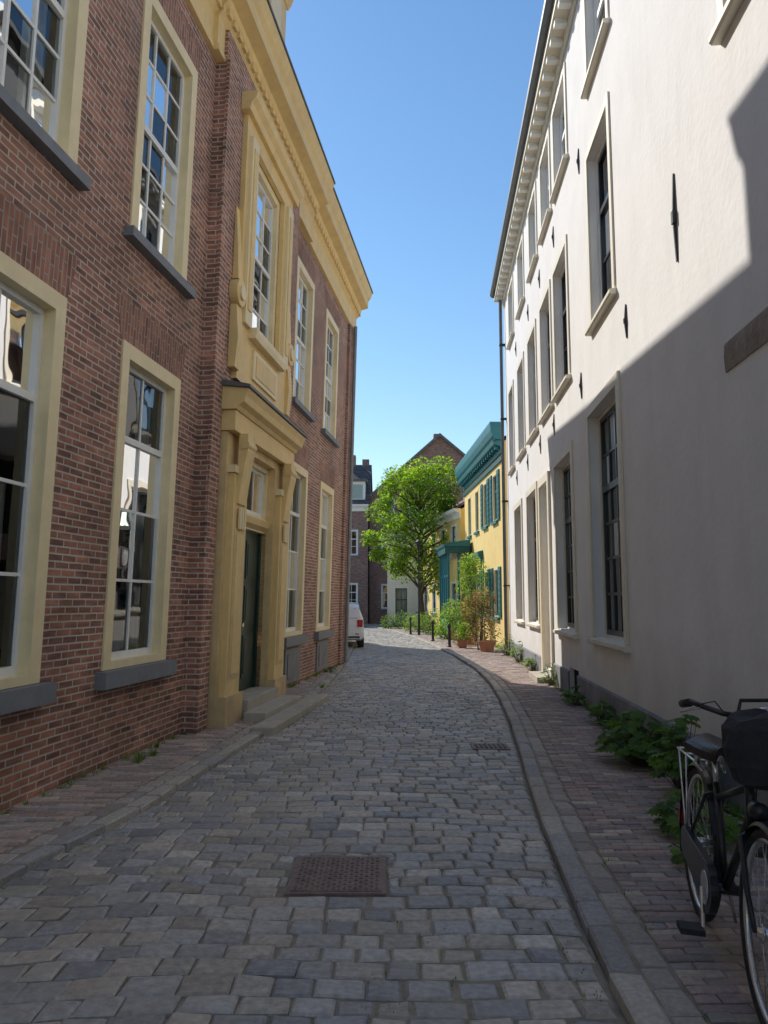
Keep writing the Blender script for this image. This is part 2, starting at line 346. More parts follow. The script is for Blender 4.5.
# portico
pd=.26
P0,P1=CL-1.5,CL+1.42
facade(t,P0,P1,0,3.72,pd,[(D0,D1,.3,3.6)],'creamst',rev=.3)
for x in (P0,P1): t.quad([(x,.15,0),(x,pd,0),(x,pd,3.72),(x,.15,3.72)],'creamst')
for sx in (-1,1):
    a=CL+(-1.13 if sx<0 else 1.07); 
    t.box(a-.33,a+.33,pd,pd+.12,.0,.42,'creamst'); t.box(a-.27,a+.27,pd,pd+.08,.42,3.2,'cream')
    t.box(a-.19,a+.19,pd+.08,pd+.092,.62,2.5,'creamst'); t.box(a-.14,a+.14,pd+.092,pd+.103,.68,2.44,'cream')
    t.prof(a-.16,a+.16,[(pd+.08,2.82),(pd+.11,2.82),(pd+.13,3.05),(pd+.17,3.35),(pd+.20,3.5),(pd+.20,3.72),(pd+.08,3.72)],'cream')
    for k_ in range(3): t.box(a-.12+k_*.09,a-.06+k_*.09,pd+.104,pd+.13,2.5,2.78,'creamlt')
    t.box(a-.31,a+.31,pd,pd+.10,3.203,3.3,'creamlt')
    t.tube([(a-.18,pd+.16,3.58),(a+.18,pd+.16,3.58)],.06,'cream',n=14)
t.box(P0-.03,P1+.03,.155,pd+.10,3.723,3.98,'cream')
t.prof(P0-.08,P1+.05,[(.155,3.983),(pd+.12,3.983),(pd+.15,4.03),(pd+.22,4.07),(pd+.24,4.15),(pd+.27,4.21),(pd+.27,4.24),(.155,4.28)],'cream')
t.prof(P0-.12,P1+.09,[(.155,4.283),(pd+.30,4.243),(pd+.30,4.28),(.155,4.36)],'lead')
dd=.06
t.box(D0,D1,dd-.06,dd+.08,2.6,2.78,'creamlt')
t.prof(D0,D1,[(dd+.08,2.62),(dd+.14,2.68),(dd+.16,2.76),(dd+.08,2.8)],'cream')
t.box(D0,D0+.08,dd-.06,dd+.03,.3,2.6,'greend'); t.box(D1-.08,D1,dd-.06,dd+.03,.3,2.6,'greend')
dr=MB('door',town,-1,LE)
dr.box(D0+.08,D1-.08,dd-.04,dd+.0,.32,2.6,'greend')
for z0,z1 in ((.5,1.1),(1.25,1.8),(1.9,2.45)):
    for x0,x1 in ((D0+.17,CL-.06),(CL+.06,D1-.17)):
        dr.box(x0,x1,dd,dd+.012,z0,z1,'greend'); dr.box(x0+.05,x1-.05,dd+.012,dd+.02,z0+.05,z1-.05,'greend')
dr.tube([(CL-.1,dd,1.25),(CL-.1,dd+.06,1.25)],.03,'alu',n=10); dr.build()
window(f,g,D0,D1,2.78,3.6,dd+.07,fw=.08,cols=3,rows=1,depth=.06)
st=MB('door_steps',town,-1,LE)
st.box(D0-.2,D1+.2,.44,.74,0,.17,'slab'); st.box(D0-.02,D1+.02,-.1,.44,0,.31,'slab')
st.box(P0-.1,P1+.3,.74,1.02,0,.10,'slab'); st.build(bevel=.012)
def cornice(x0,x1,o):
    cr.prof(x0,x1,[(0,8.45),(.06+o,8.45),(.06+o,8.52),(.04+o,8.54),(.04+o,8.92),(.10+o,8.98),(.10+o,9.04),(.15+o,9.09),(.17+o,9.16),(.34+o,9.20),(.34+o,9.38),(.39+o,9.44),(.44+o,9.56),(.44+o,9.60),(0,9.66)],'cream')
    cr.prof(x0-.02,x1+.02,[(0,9.663),(.46+o,9.603),(.46+o,9.64),(0,9.70)],'lead')
    x=x0+.1
    while x<x1-.1:
        cr.box(x,x+.11,.102+o,.145+o,8.985,9.07,'cream'); x+=.2
cornice(-6,R0-.25,0); cornice(R0-.249,R1+1.2,.06); cornice(R1+1.201,END+.45,0)
cr.box(END,END+.38,-12,-.003,9.2,9.60,'cream'); cr.box(END,END+.1,-12,-.003,8.5,9.2,'cream')
A0,A1=7.6,10.95
cr.box(A0,A1,-1.2,.40,9.705,10.55,'cream'); cr.prof(A0-.06,A1+.06,[(-1.2,10.553),(.42,10.553),(.46,10.62),(.5,10.74),(.5,10.78),(-1.2,10.78)],'cream')
cr.box(A0-.08,A1+.08,-1.25,.52,10.783,10.83,'lead')
for k_ in range(4): cr.box(A0+.2+k_*.78,A0+.7+k_*.78,.40,.42,9.85,10.4,'creamlt')
rf=MB('roof',town,-1,LE)
rf.quad([(-6,.1,9.71),(END,.1,9.71),(END-3,-6,13.4),(-6,-6,13.4)],'roof'); rf.quad([(END,.1,9.71),(END,-12,9.71),(END-3,-6,13.4)],'roof'); rf.quad([(-6,-12,9.71),(END,-12,9.71),(END-3,-6,13.4),(-6,-6,13.4)],'roof')
rf.build()
t.tube([(END-.15,.13,.1),(END-.15,.13,8.5)],.045,'plastgrey',n=10)
for o in (w,g,f,t,cr): o.build()

# ================================================================== RIGHT BUILDING
rm=frame((2.27,0,0),(.0623,1))
wh=empty('white_plaster_house',rm)
w=MB('walls',wh,1); g=MB('window_glass',wh,1); f=MB('window_frames',wh,1); t=MB('trim',wh,1); ir=MB('wall_anchors',wh,1)
G=[(-1.2,.8),(3.0,4.4),(9.15,10.85),(12.3,13.95),(16.5,18.1),(19.3,20.8)]
F=[(-1,.4),(4.2,5.35),(9.15,10.4),(12.25,13.55),(14.05,15.3),(16.1,17.35),(18.3,19.5),(20.7,21.8)]
T=[(-1,.4),(4.2,5.35),(9.0,10.2),(11.95,13.15),(13.7,14.8),(15.6,16.7),(17.9,19.0),(20.3,21.4)]
ops=[(a,b,1.1,4.2 if i==2 else 4.0) for i,(a,b) in enumerate(G)]
opsF=[(a,b,5.4 if i<3 else 5.25,7.85 if i<3 else 7.5) for i,(a,b) in enumerate(F)]; opsF[1]=(4.2,5.4,5.98,8.0)
opsT=[(a,b,8.85,10.35) for a,b in T]
door=(14.75,15.85,.25,3.9); bas=(12.2,13.0,.06,.5)
RE=22.9
allo=ops+opsF+opsT+[door,bas]
facade(w,-6,RE,-.1,11.0,0,allo,'plaster',rev=.24)
w.quad([(RE,0,-.1),(RE,-11,-.1),(RE,-11,11),(RE,0,11)],'plaster'); w.quad([(-6,0,-.1),(-6,-11,-.1),(-6,-11,11),(-6,0,11)],'plaster'); w.quad([(-6,-11,-.1),(RE,-11,-.1),(RE,-11,11),(-6,-11,11)],'plaster')
for a,b in ((-6,12.2),(13.0,14.6),(16.0,RE)): t.prof(a,b,[(.002,0),(.03,0),(.03,.42),(.015,.44),(.002,.44)],'plinth')
t.box(12.2,13.0,-.2,-.15,.06,.5,'dark')
for i in range(5): t.box(12.27+i*.15,12.295+i*.15,-.08,-.055,.06,.5,'irond')
def surround(a,b,c,e,wd=.13,pr=.035,k='creamlt',sill=True):
    t.box(a-wd,a,.002,pr,c,e+wd,k); t.box(b,b+wd,.002,pr,c,e+wd,k); t.box(a,b,.002,pr,e,e+wd,k)
    if sill: t.prof(a-wd-.03,b+wd+.03,[(-.2,c-.10),(.07,c-.10),(.09,c-.08),(.09,c-.035),(-.2,c-.002)],k)
for i,(a,b,c,e) in enumerate(ops):
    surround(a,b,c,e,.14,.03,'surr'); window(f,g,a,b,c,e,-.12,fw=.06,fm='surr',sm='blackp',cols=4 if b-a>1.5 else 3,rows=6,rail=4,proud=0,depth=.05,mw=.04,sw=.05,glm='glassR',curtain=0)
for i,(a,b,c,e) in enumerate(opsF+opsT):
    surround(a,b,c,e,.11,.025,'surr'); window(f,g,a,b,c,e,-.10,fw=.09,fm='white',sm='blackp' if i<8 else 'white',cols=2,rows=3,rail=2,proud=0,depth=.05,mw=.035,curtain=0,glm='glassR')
a,b,c,e=door
surround(a,b,0,e,.16,.05,'surr',sill=False)
t.box(a,b,-.26,-.2,2.75,2.87,'white'); t.box(a,b,-.24,-.22,.25,2.75,'cream')
for z0,z1 in ((.45,1.2),(1.35,2.6)):
    for x0,x1 in ((a+.12,a+.5),(b-.5,b-.12)): t.box(x0,x1,-.22,-.2,z0,z1,'creamlt')
window(f,g,a,b,2.87,e,-.18,fw=.07,fm='white',cols=2,rows=1,proud=0,depth=.05,glm='glassR')
t.box(a-.1,b+.1,-.24,.32,0,.16,'slab')
t.prof(-6,RE+.25,[(.002,10.62),(.03,10.62),(.05,10.72),(.05,10.80),(.28,10.84),(.28,10.98),(.002,10.98)],'surr')
x=-5.9
while x<RE+.1:
    t.box(x,x+.12,.051,.25,10.73,10.832,'white'); x+=.42
t.prof(-6,RE+.3,[(.20,10.983),(.34,10.983),(.40,11.05),(.40,11.16),(.37,11.16),(.33,11.05),(.20,11.03)],'lead')
rf=MB('roof',wh,1); rf.quad([(-6,.33,11.0),(RE+.2,.33,11.0),(RE+.2,-5.5,14.6),(-6,-5.5,14.6)],'roof'); rf.quad([(-6,-11,11),(RE+.2,-11,11),(RE+.2,-5.5,14.6),(-6,-5.5,14.6)],'roof'); rf.quad([(RE,0,11),(RE,-11,11),(RE,-5.5,14.4)],'plaster'); rf.build()
t.tube([(RE-.12,.12,.1),(RE-.12,.12,10.7),(RE-.12,.3,10.98)],.05,'lead',n=10)
for z in (2,4.5,7,9.3): t.box(RE-.2,RE-.04,.003,.175,z,z+.04,'irond')
def anchor(x,z,h=.8):
    q=h/.85
    ir.prof(x-.012,x+.012,[(.004,z-h/2),(.015,z-h/2),(.03,z-h*.1),(.03,z+h*.1),(.015,z+h/2),(.004,z+h/2)],'irond')
    ir.box(x-.025*q,x+.025*q,.004,.04,z-.06*q,z+.06*q,'irond')
anchor(6.75,5.1,.85)
for x in (8.6,11.3,13.9,15.7,17.8,20.1): anchor(x,4.8,.4)
for x in (11.0,13.45,15.3,17.2,19.8): anchor(x,8.2,.4)
pt=MB('exposed_lintel',wh,1); pt.prof(4.7,5.75,[(.003,3.33),(.012,3.33),(.018,3.45),(.012,3.54),(.003,3.56)],'patch'); pt.build()
for o in (w,g,f,t,ir): o.build()

# ================================================================== other houses
def house(name,origin,xdir,W,D,H,ridge,wall,roof,ops,fm='white',sm='white',sgn=1,gable_front=False,trim=None,peak=None,glm='glassR',cols=2,rows=3,surr=None):
    e=empty(name,frame(origin,xdir)); w=MB('walls',e,sgn); f=MB('windows',e,sgn); g=MB('window_glass',e,sgn); r=MB('roof',e,sgn); t=MB('trim',e,sgn)
    facade(w,0,W,-.1,H,0,ops,wall,rev=.15)
    for x in (0,W): w.quad([(x,0,-.1),(x,-D,-.1),(x,-D,H),(x,0,H)],wall)
    w.quad([(0,-D,-.1),(W,-D,-.1),(W,-D,H),(0,-D,H)],wall)
    for o in ops:
        window(f,g,o[0],o[1],o[2],o[3],0,fw=.09,fm=fm,sm=sm,cols=cols,rows=rows,rail=2,glm=glm,proud=.01,curtain=2 if rnd()<.3 else 0)
        t.box(o[0]-.05,o[1]+.05,.002,.08,o[2]-.1,o[2]-.005,'bluestone' if surr is None else surr)
    if gable_front:
        p=peak if peak is not None else W/2
        w.quad([(0,0,H),(W,0,H),(p,0,ridge)],wall); w.quad([(0,-D,H),(W,-D,H),(p,-D,ridge)],wall)
        for (x0,z0),(x1,z1) in (((-.25,H-.2),(p,ridge+.08)),((W+.25,H-.2),(p,ridge+.08))):
            r.quad([(x0,.2,z0),(x1,.2,z1),(x1,-D,z1),(x0,-D,z0)],roof); 
            t.quad([(x0,.21,z0-.2),(x1,.21,z1-.2),(x1,.21,z1+.02),(x0,.21,z0+.02)],'lead')
    else:
        r.quad([(-.1,.3,H),(W+.1,.3,H),(W+.1,-D/2,ridge),(-.1,-D/2,ridge)],roof); r.quad([(-.1,-D,H),(W+.1,-D,H),(W+.1,-D/2,ridge),(-.1,-D/2,ridge)],roof)
        for x in (0,W): w.quad([(x,0,H),(x,-D,H),(x,-D/2,ridge-.1)],wall)
        k=trim or 'white'
        t.prof(-.05,W+.05,[(.002,H-.4),(.06,H-.4),(.08,H-.15),(.3,H-.1),(.34,H+.05),(.002,H+.05)],k)
    return e,w,f,g,r,t
def fin(h): 
    for o in h[1:]: o.build()
ops=[(a,a+1.1,z,z+1.9) for a in (1,3.6,6.2,8.8) for z in (1,4.6)]
h=house('brick_row_house',(-3.0,20.3,0),(-.03,1),11.5,8,7.2,10.0,'brickF','roofred',ops,sgn=-1,glm='glass'); fin(h)
ops=[(1.0+i*2.1,1.95+i*2.1,z,z+1.75) for i in range(4) for z in (1.0,4.4)]
h=house('yellow_house',(4.05,26.0,0),(-.035,1),9.3,9,7.0,9.3,'yellow','roofred',ops,sgn=1,fm='creamlt',sm='teal',trim='teal',surr='teal',glm='glass')
e,w,f,g,r,t=h
for o in ops:
    if o[2]>3 and o[0]>5: continue
    for x0,x1 in ((o[0]-.46,o[0]-.04),(o[1]+.04,o[1]+.46)):
        t.box(x0,x1,.003,.05,o[2],o[3],'teal')
        for k_ in range(8): t.box(x0+.05,x1-.05,.05,.06,o[2]+.08+k_*.2,o[2]+.2+k_*.2,'teald')
t.prof(-.1,9.4,[(.002,7.06),(.25,7.06),(.34,7.2),(.4,7.4),(.42,7.6),(.42,7.68),(.002,7.68)],'teal'); t.box(-.1,9.4,.003,.06,6.35,6.5,'teald')
t.prof(4.3,9.3,[(.003,3.2),(.12,3.2),(.2,3.4),(.2,3.5),(.003,3.55)],'teal'); 
for x in (4.3,6.42,8.5): t.box(x,x+.14,.051,.10,0,3.2,'teald')
for k_ in range(20): t.box(.1+k_*.46,.22+k_*.46,.06,.24,6.75,6.98,'teal')
fin(h)
c_=MB('chimney',e,1); c_.box(7.5,8.2,-3.5,-2.8,8,10.3,'brickF'); c_.build()
pe=empty('teal_porch',frame((3.72,33.2,0),(-.035,1)))
p=MB('porch_body',pe,1); 
p.box(0,3.2,.01,1.0,0,.8,'teal')
for x in (0,.78,1.56,2.34,3.1): p.box(x,x+.1,.9,1.0,.8,3.6,'teal')
for y in (.01,.45): p.box(0,.1,y,y+.1,.8,3.6,'teal')
p.box(.1,3.1,.93,.96,2.6,2.7,'teal'); p.box(-.1,3.3,.01,1.1,3.6,3.9,'teald'); p.prof(-.14,3.34,[(.01,3.9),(1.15,3.9),(1.18,4.0),(.01,4.2)],'teal')
p.quad([(.1,.95,.8),(3.1,.95,.8),(3.1,.95,3.6),(.1,.95,3.6)],'glass'); p.quad([(.05,.1,.8),(.05,.9,.8),(.05,.9,3.6),(.05,.1,3.6)],'glass'); p.build()
ops=[(.9+i*2.2,1.9+i*2.2,z,z+1.6) for i in range(4) for z in (.9,3.7)]
h=house('yellow_house',(3.65,36.5,0),(-.16,1),9.5,8,5.9,8.4,'yellow','roofred',ops,sgn=1,fm='white',sm='teald',glm='glass'); fin(h)
ops=[(.5,1.2,3.3,4.4),(1.7,2.4,3.3,4.4),(.4,1.3,.2,2.4),(1.8,2.6,.9,2.3)]
h=house('white_low_house',(.2,47.0,0),(1,-.12),3.6,5,5.0,6.8,'plaster','roof',ops,sgn=-1,fm='white',sm='teald',glm='glass'); fin(h)
ops=[(.8+i*1.9,1.75+i*1.9,z,z+1.7) for i in range(4) for z in (1.0,4.2,7.0)]+[(4.0,4.8,10.0,11.1)]
h=house('brick_gable_house',(-1.0,53,0),(1,.0),10.0,12,8.8,13.1,'brickF','roof',ops,sgn=-1,gable_front=True,peak=4.9,glm='glass'); fin(h)
c_=MB('chimney',h[0],-1); c_.box(4.7,5.3,-4,-3.3,12.4,13.9,'brickF'); c_.build()
ops=[(.7+i*1.55,1.6+i*1.55,z,z+1.75) for i in range(4) for z in (1.0,4.6)]
ops=[o for o in ops if not (o[2]<2 and abs(o[0]-3.8)<.2)]+[(3.8,4.75,.1,2.6)]
h=house('brick_terrace_house',(-8.0,52.2,0),(1,-.02),6.9,9,8.0,11.6,'brickF','roof',ops,sgn=-1,glm='glass'); 
e,w,f,g,r,t=h
for x in (3.5,5.5):
    t.box(x,x+1.2,-2.2,-.3,8.1,9.7,'white'); g.quad([(x+.15,-.29,8.5),(x+1.05,-.29,8.5),(x+1.05,-.29,9.5),(x+.15,-.29,9.5)],'glass'); t.box(x-.12,x+1.32,-2.3,-.1,9.703,9.85,'lead')
t.box(5.0,5.8,-5,-4.3,11,12.3,'brickF'); t.box(6.3,6.8,-5,-4.4,10.5,12.0,'brickF')
fin(h)

# ================================================================== ground
gm=MB('ground'); gm.quad([(-400,-100,-.06),(400,-100,-.06),(400,900,-.06),(-400,900,-.06)],'earth'); gm.build()
def interp(tab,y):
    if y<=tab[0][0]: return tab[0][1]+(y-tab[0][0])*(tab[1][1]-tab[0][1])/(tab[1][0]-tab[0][0])
    for (a,b),(c,d) in zip(tab,tab[1:]):
        if y<=c: 
            q=(y-a)/(c-a); return b+(d-b)*q
    return tab[-1][1]
RC=[(0,.86),(3.3,.93),(4.64,1.02),(6.2,1.17),(8,1.38),(10.3,1.64),(12.66,1.86),(15,2.02),(18,2.10),(22,2.0),(28,1.65),(34,1.15),(39.6,.5),(44,-.3),(50,-2.2)]
LC=[(0,-3.0),(2,-2.65),(4.56,-2.15),(6.07,-1.82),(8.97,-1.47),(11.5,-1.24),(14.05,-1.08),(17,-1.0),(21.7,-.97),(31.6,-1.1),(38,-1.6),(42,-2.6),(46,-4.2),(50,-6.5)]
def xR(y): return interp(RC,y)
def xL(y): return interp(LC,y)
def stone(mb,x0,x1,y0,y1,z,h,c,k,bev=.012,jit=.006,tilt=.004):
    n=len(mb.v); j=lambda:U(-jit,jit)
    cs=[(x0+j(),y0+j()),(x1+j(),y0+j()),(x1+j(),y1+j()),(x0+j(),y1+j())]
    cx=(x0+x1)/2;cy=(y0+y1)/2
    tz=[z+U(-tilt,tilt) for _ in range(4)]
    mb.v+=[(a,b,z-h) for a,b in cs]
    mb.v+=[(a,b,tz[i]-bev*.8) for i,(a,b) in enumerate(cs)]
    def ins(a,b): 
        dx=a-cx;dy=b-cy; return (a-math.copysign(bev,dx),b-math.copysign(bev,dy))
    mb.v+=[(*ins(a,b),tz[i]) for i,(a,b) in enumerate(cs)]
    mb.v.append((cx,cy,sum(tz)/4+bev*.25))
    k=mb.mi(k)
    for i in range(4):
        q=(i+1)%4
        mb.f.append((n+i,n+q,n+4+q,n+4+i)); mb.f.append((n+4+i,n+4+q,n+8+q,n+8+i)); mb.f.append((n+8+i,n+8+q,n+12)); mb.m+=[k,k,k]; mb.c+=[c,c,c]
def settcol():
    r=rnd(); v=U(.74,1.25)
    if r<.42: c=(.37,.355,.345)
    elif r<.58: c=(.29,.288,.30)
    elif r<.86: c=(.42,.37,.315)
    else: c=(.48,.44,.385)
    return tuple(a*v for a in c)
rd=MB('cobbled_road'); 
ys=[-6+i*1.0 for i in range(58)]
for a,b in zip(ys,ys[1:]): rd.quad([(xL(a),a,-.006),(xR(a),a,-.006),(xR(b),b,-.006),(xL(b),b,-.006)],'base')
nbase=len(rd.v)
mx0,mx1,my0,my1=-.55,.02,4.40,5.03
def sett(x0,x1,y0,y1,z):
    if x1-x0<.045 or y1-y0<.035: return
    gp=U(.003,.007)
    stone(rd,x0+gp,x1-gp,y0+gp,y1-gp,z,.04,settcol(),'sett',bev=U(.010,.015),jit=.007,tilt=.005)
y=1.6; row=0
while y<51:
    dpt=.155*U(.86,1.12) if y<34 else .2
    a,b=xL(y)+.01,xR(y)-.01
    x=a+ (0 if row%2 else -.1)
    while x<b:
        wd=U(.14,.235)
        x1=min(x+wd,b); x0=max(x,a)
        if b-x1<.07: x1=b
        if x1-x0>.04:
            z=.012*(1-((x0+x1)/2-(a+b)/2)**2/4)+.006*math.sin(x*2.1+y*1.3)+U(-.004,.004)
            if x1>mx0 and x0<mx1 and y+dpt>my0 and y<my1:
                if y<my0: sett(x0,x1,y,my0,z)
                if y+dpt>my1: sett(x0,x1,my1,y+dpt,z)
                ya,yb=max(y,my0),min(y+dpt,my1)
                if x0<mx0: sett(x0,mx0,ya,yb,z)
                if x1>mx1: sett(mx1,x1,ya,yb,z)
            else: sett(x0,x1,y,y+dpt,z)
        x=x1 if x1<b else b+1
    y+=dpt; row+=1
# courses wander a little, as hand-laid ones do
for i in range(nbase,len(rd.v)):
    x,y,z=rd.v[i]
    dx=max(mx0-x,0,x-mx1); dy=max(my0-y,0,y-my1); fd=min(1,math.hypot(dx,dy)/.7)
    rd.v[i]=(x,y+fd*(.05*math.sin(1.2*x+.55*y)+.018*math.sin(3.7*x+1.1*y+1)),z)
rd.build(recalc=False)
def xWL(y): return -3.59+.1335*y if y<19.3 else (-3.0-.03*(y-20))
def xWR(y): 
    if y<23: return 2.27+.0623*y
    if y<35.5: return 4.0-.035*(y-26)
    return 3.65-.16*(y-35.6)
KH=.055
for side,nm in ((1,'pavement'),(-1,'pavement')):
    pv=MB(nm)
    for a,b in zip(ys,ys[1:]):
        if side==1: q=[(xR(a)+.01,a),(max(xR(a)+.1,xWR(a)),a),(max(xR(b)+.1,xWR(b)),b),(xR(b)+.01,b)]
        else: q=[(min(xL(a)-.1,xWL(a)),a),(xL(a)-.01,a),(xL(b)-.01,b),(min(xL(b)-.1,xWL(b)),b)]
        pv.quad([(p[0],p[1],KH-.006) for p in q],'base')
    ex=xR if side==1 else xL
    y=1.6
    while y<46:
        l=U(.3,.5); e=(ex(y)+ex(y+l))/2; e0=ex(y);e1=ex(y+l)
        v=U(.85,1.2); c=(.42*v,.38*v,.33*v) if rnd()<.7 else (.33*v,.32*v,.31*v)
        nb=len(pv.v)
        x0,x1=(e,e+.14) if side==1 else (e-.14,e)
        stone(pv,x0+.004,x1-.004,y+.005,y+l-.005,KH+U(-.004,.004),.09,c,'clink',bev=.014,jit=.006)
        sh=(e1-e0)/l
        for i in range(nb,len(pv.v)):
            p=pv.v[i]; pv.v[i]=(p[0]+sh*(p[1]-(y+l/2)),p[1],p[2])
        y+=l
    y=1.6
    while y<40:
        l=U(.15,.24); e=(ex(y)+ex(y+l))/2
        x0,x1=(e+.145,e+.27) if side==1 else (e-.27,e-.145)
        v=U(.75,1.2); stone(pv,x0,x1,y+.004,y+l-.004,KH+U(-.004,.004),.06,(.38*v,.335*v,.30*v),'clink',bev=.011,jit=.005)
        y+=l
    y=1.6;row=0
    while y<36:
        dp=.068 if y<24 else .14
        e=ex(y)
        a,b=(e+.28,xWR(y)-.01) if side==1 else (xWL(y)+.01,e-.28)
        if side==-1 and y>19.2: a=max(a,-3.0)
        x=a-(.1 if row%2 else 0)
        while x<b:
            x1=min(x+.2,b); x0=max(x,a)
            if x1-x0>.03:
                v=U(.72,1.28); r=rnd()
                if side==1: c=(.36*v,.26*v,.23*v) if r<.5 else ((.30*v,.25*v,.24*v) if r<.85 else (.46*v,.38*v,.30*v))
                else: c=(.43*v,.31*v,.26*v) if r<.5 else ((.37*v,.31*v,.28*v) if r<.85 else (.50*v,.42*v,.34*v))
                stone(pv,x0+.003,x1-.003,y+.003,y+dp-.003,KH+.004+U(-.004,.004),.03,c,'clink',bev=.006,jit=.003,tilt=.002)
            x+=.2
        y+=dp; row+=1
    pv.build(recalc=False)
mh=MB('manhole_cover'); mh.box(mx0+.008,mx1-.008,my0+.008,my1-.008,-.03,.010,'iron'); 
mh.box(mx0+.035,mx1-.035,my0+.035,my1-.035,.010,.0145,'iron')
nx=16
for i in range(nx):
    for j in range(nx+1):
        x=mx0+.06+i*(mx1-mx0-.12)/(nx-1); yv=my0+.06+j*(my1-my0-.12)/nx
        if (i+j)%2: mh.box(x-.011,x+.011,yv-.005,yv+.005,.0147,.0185,'iron')
        else: mh.box(x-.005,x+.005,yv-.011,yv+.011,.0147,.0185,'iron')
mh.build()
x,yv=1.15,8.6
d_=MB('drain_cover'); d_.box(x-.2,x+.2,yv-.16,yv+.16,-.02,.024,'iron')
for k_ in range(7): d_.box(x-.16+k_*.05,x-.135+k_*.05,yv-.12,yv+.12,.0245,.03,'irond')
d_.build()

# ================================================================== vegetation
def leaves(mb,c,rad,n,size,cols,shell=.35,up=.3):
    for _ in range(n):
        while True:
            p=Vector((U(-1,1),U(-1,1),U(-1,1)))
            if p.length<=1: break
        if p.length<shell and rnd()<.7: p=p.normalized()*U(shell,1)
        q=Vector((c[0]+p.x*rad[0],c[1]+p.y*rad[1],c[2]+p.z*rad[2]))
        if q.z<.03: q.z=.03+rnd()*.03
        d=Vector((U(-1,1),U(-1,1),U(-.6,.6)))+p*.6; d.normalize()
        sd=d.cross(Vector((U(-.4,.4),U(-.4,.4),1))).normalized(); s=size*U(.6,1.3)
        up_=sd.cross(d).normalized()
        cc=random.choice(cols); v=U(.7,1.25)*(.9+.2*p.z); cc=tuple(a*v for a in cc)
        a=q; b=q+d*s*.5+sd*s*.32+up_*s*.08; e=q+d*s+up_*(-s*.12); f_=q+d*s*.5-sd*s*.32+up_*s*.08
        mb.quad([a,b,e,f_],'leaf',cc)
G1=[(.11,.21,.045),(.15,.27,.05),(.08,.16,.035)]
GT=[(.23,.38,.05),(.28,.44,.06),(.17,.30,.04)]
def tree(name,x,y,H,cw,ch,nclump,nl,ls,cols,tr=.16,trunk=2.2):
    e=empty(name,Matrix.Translation((x,y,0))); b=MB('trunk_and_limbs',e); L=MB('crown',e)
    b.tube([(0,0,-.05),(.02,0,trunk*.5),(-.05,.03,trunk),(.02,0,trunk+1.4),(.0,.05,H*.65),(0,0,H*.85)],[tr*1.25,tr,tr*.85,tr*.65,tr*.4,.03],'bark',n=10)
    zc=H-ch/2
    for i in range(nclump):
        an=i*2.4+U(-.3,.3); fz=(i+.5)/nclump*2-1; rr=math.sqrt(max(.05,1-fz*fz*.85))*U(.5,1.08)
        wv=1.0-.2*fz
        c=Vector((math.cos(an)*rr*cw/2*wv*.85,math.sin(an)*rr*cw/2*wv*.85,zc+fz*ch/2*.85+U(-.35,.35)))
        s0=Vector((0,0,max(trunk*.9,min(H*.7,c.z-1.2))))
        m_=(s0+c)/2+Vector((U(-.15,.15),U(-.15,.15),.15)); b.tube([s0,m_,c],[tr*.4,tr*.25,.02],'bark',n=6)
        r=U(.4,.85)*cw/5.5
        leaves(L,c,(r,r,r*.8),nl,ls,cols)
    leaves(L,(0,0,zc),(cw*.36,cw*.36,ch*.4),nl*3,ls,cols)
    b.build(smooth=True); L.build(recalc=False)
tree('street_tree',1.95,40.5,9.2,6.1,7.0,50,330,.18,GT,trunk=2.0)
def bush(name,x,y,clumps,cols,ls,n,stem=True,z0=0):
    e=empty(name,Matrix.Translation((x,y,z0))); L=MB('foliage',e); b=MB('stems',e)
    for (cx,cy,cz,r,rz) in clumps:
        leaves(L,(cx,cy,cz),(r,r,rz),n,ls,cols); 
        for k_ in range(4): b.tube([(cx*.2+U(-.03,.03),cy*.2+U(-.03,.03),0),(cx*.6+U(-.05,.05),cy*.6,cz*.5),(cx+U(-r,r)*.5,cy+U(-r,r)*.5,cz+rz*.4)],[.012,.009,.004],'bark',n=5)
    L.build(recalc=False); b.build()
PK=[(.30,.19,.13),(.2,.15,.08),(.13,.17,.06),(.36,.22,.18)]
bush('flowering_shrub',3.0,24.2,[(0,0,1.0,.55,.6),(.15,.2,.6,.5,.45),(-.25,.1,1.3,.42,.45),(.1,0,1.65,.4,.35)],PK,.09,480)
def pot(x,y,r,h):
    p=MB('plant_pot'); K=20; rings=[(r*.7,0.055),(r*.85,h*.5+.055),(r,h*.9+.055),(r*1.08,h*.9+.055),(r*1.08,h+.055),(r*.92,h+.055),(r*.9,h*.9+.055)]
    for a,(rr,z) in enumerate(rings):
        for k_ in range(K): p.v.append((x+rr*math.cos(2*math.pi*k_/K),y+rr*math.sin(2*math.pi*k_/K),z))
    for a in range(len(rings)-1):
        for k_ in range(K):
            p.f.append((a*K+k_,a*K+(k_+1)%K,(a+1)*K+(k_+1)%K,(a+1)*K+k_)); p.m.append(p.mi('terra')); p.c.append(None)
    p.f.append(tuple(range((len(rings)-1)*K,len(rings)*K))); p.m.append(p.mi('base')); p.c.append(None)
    p.build(smooth=False)
pot(3.1,23.5,.27,.32); pot(2.55,25.3,.18,.26); pot(3.0,27.2,.2,.3); pot(2.7,30.5,.22,.35)
bush('potted_plant',2.55,25.3,[(0,0,.5,.25,.22),(.05,.05,.72,.18,.16)],GT,.07,260)
bush('climbing_shrub',3.4,29.2,[(0,0,2.6,.6,.55),(-.1,.6,2.2,.55,.55),(.1,.2,1.4,.5,.6),(-.2,-.4,2.95,.4,.4)],GT,.1,480)
bush('green_bush',2.75,27.4,[(0,0,.55,.55,.5),(.1,.3,1.0,.45,.45)],G1,.09,500)
bush('green_bush',2.6,31.0,[(0,0,.7,.6,.65),(-.2,.3,.4,.5,.4),(.2,.5,1.2,.45,.45)],GT,.1,500)
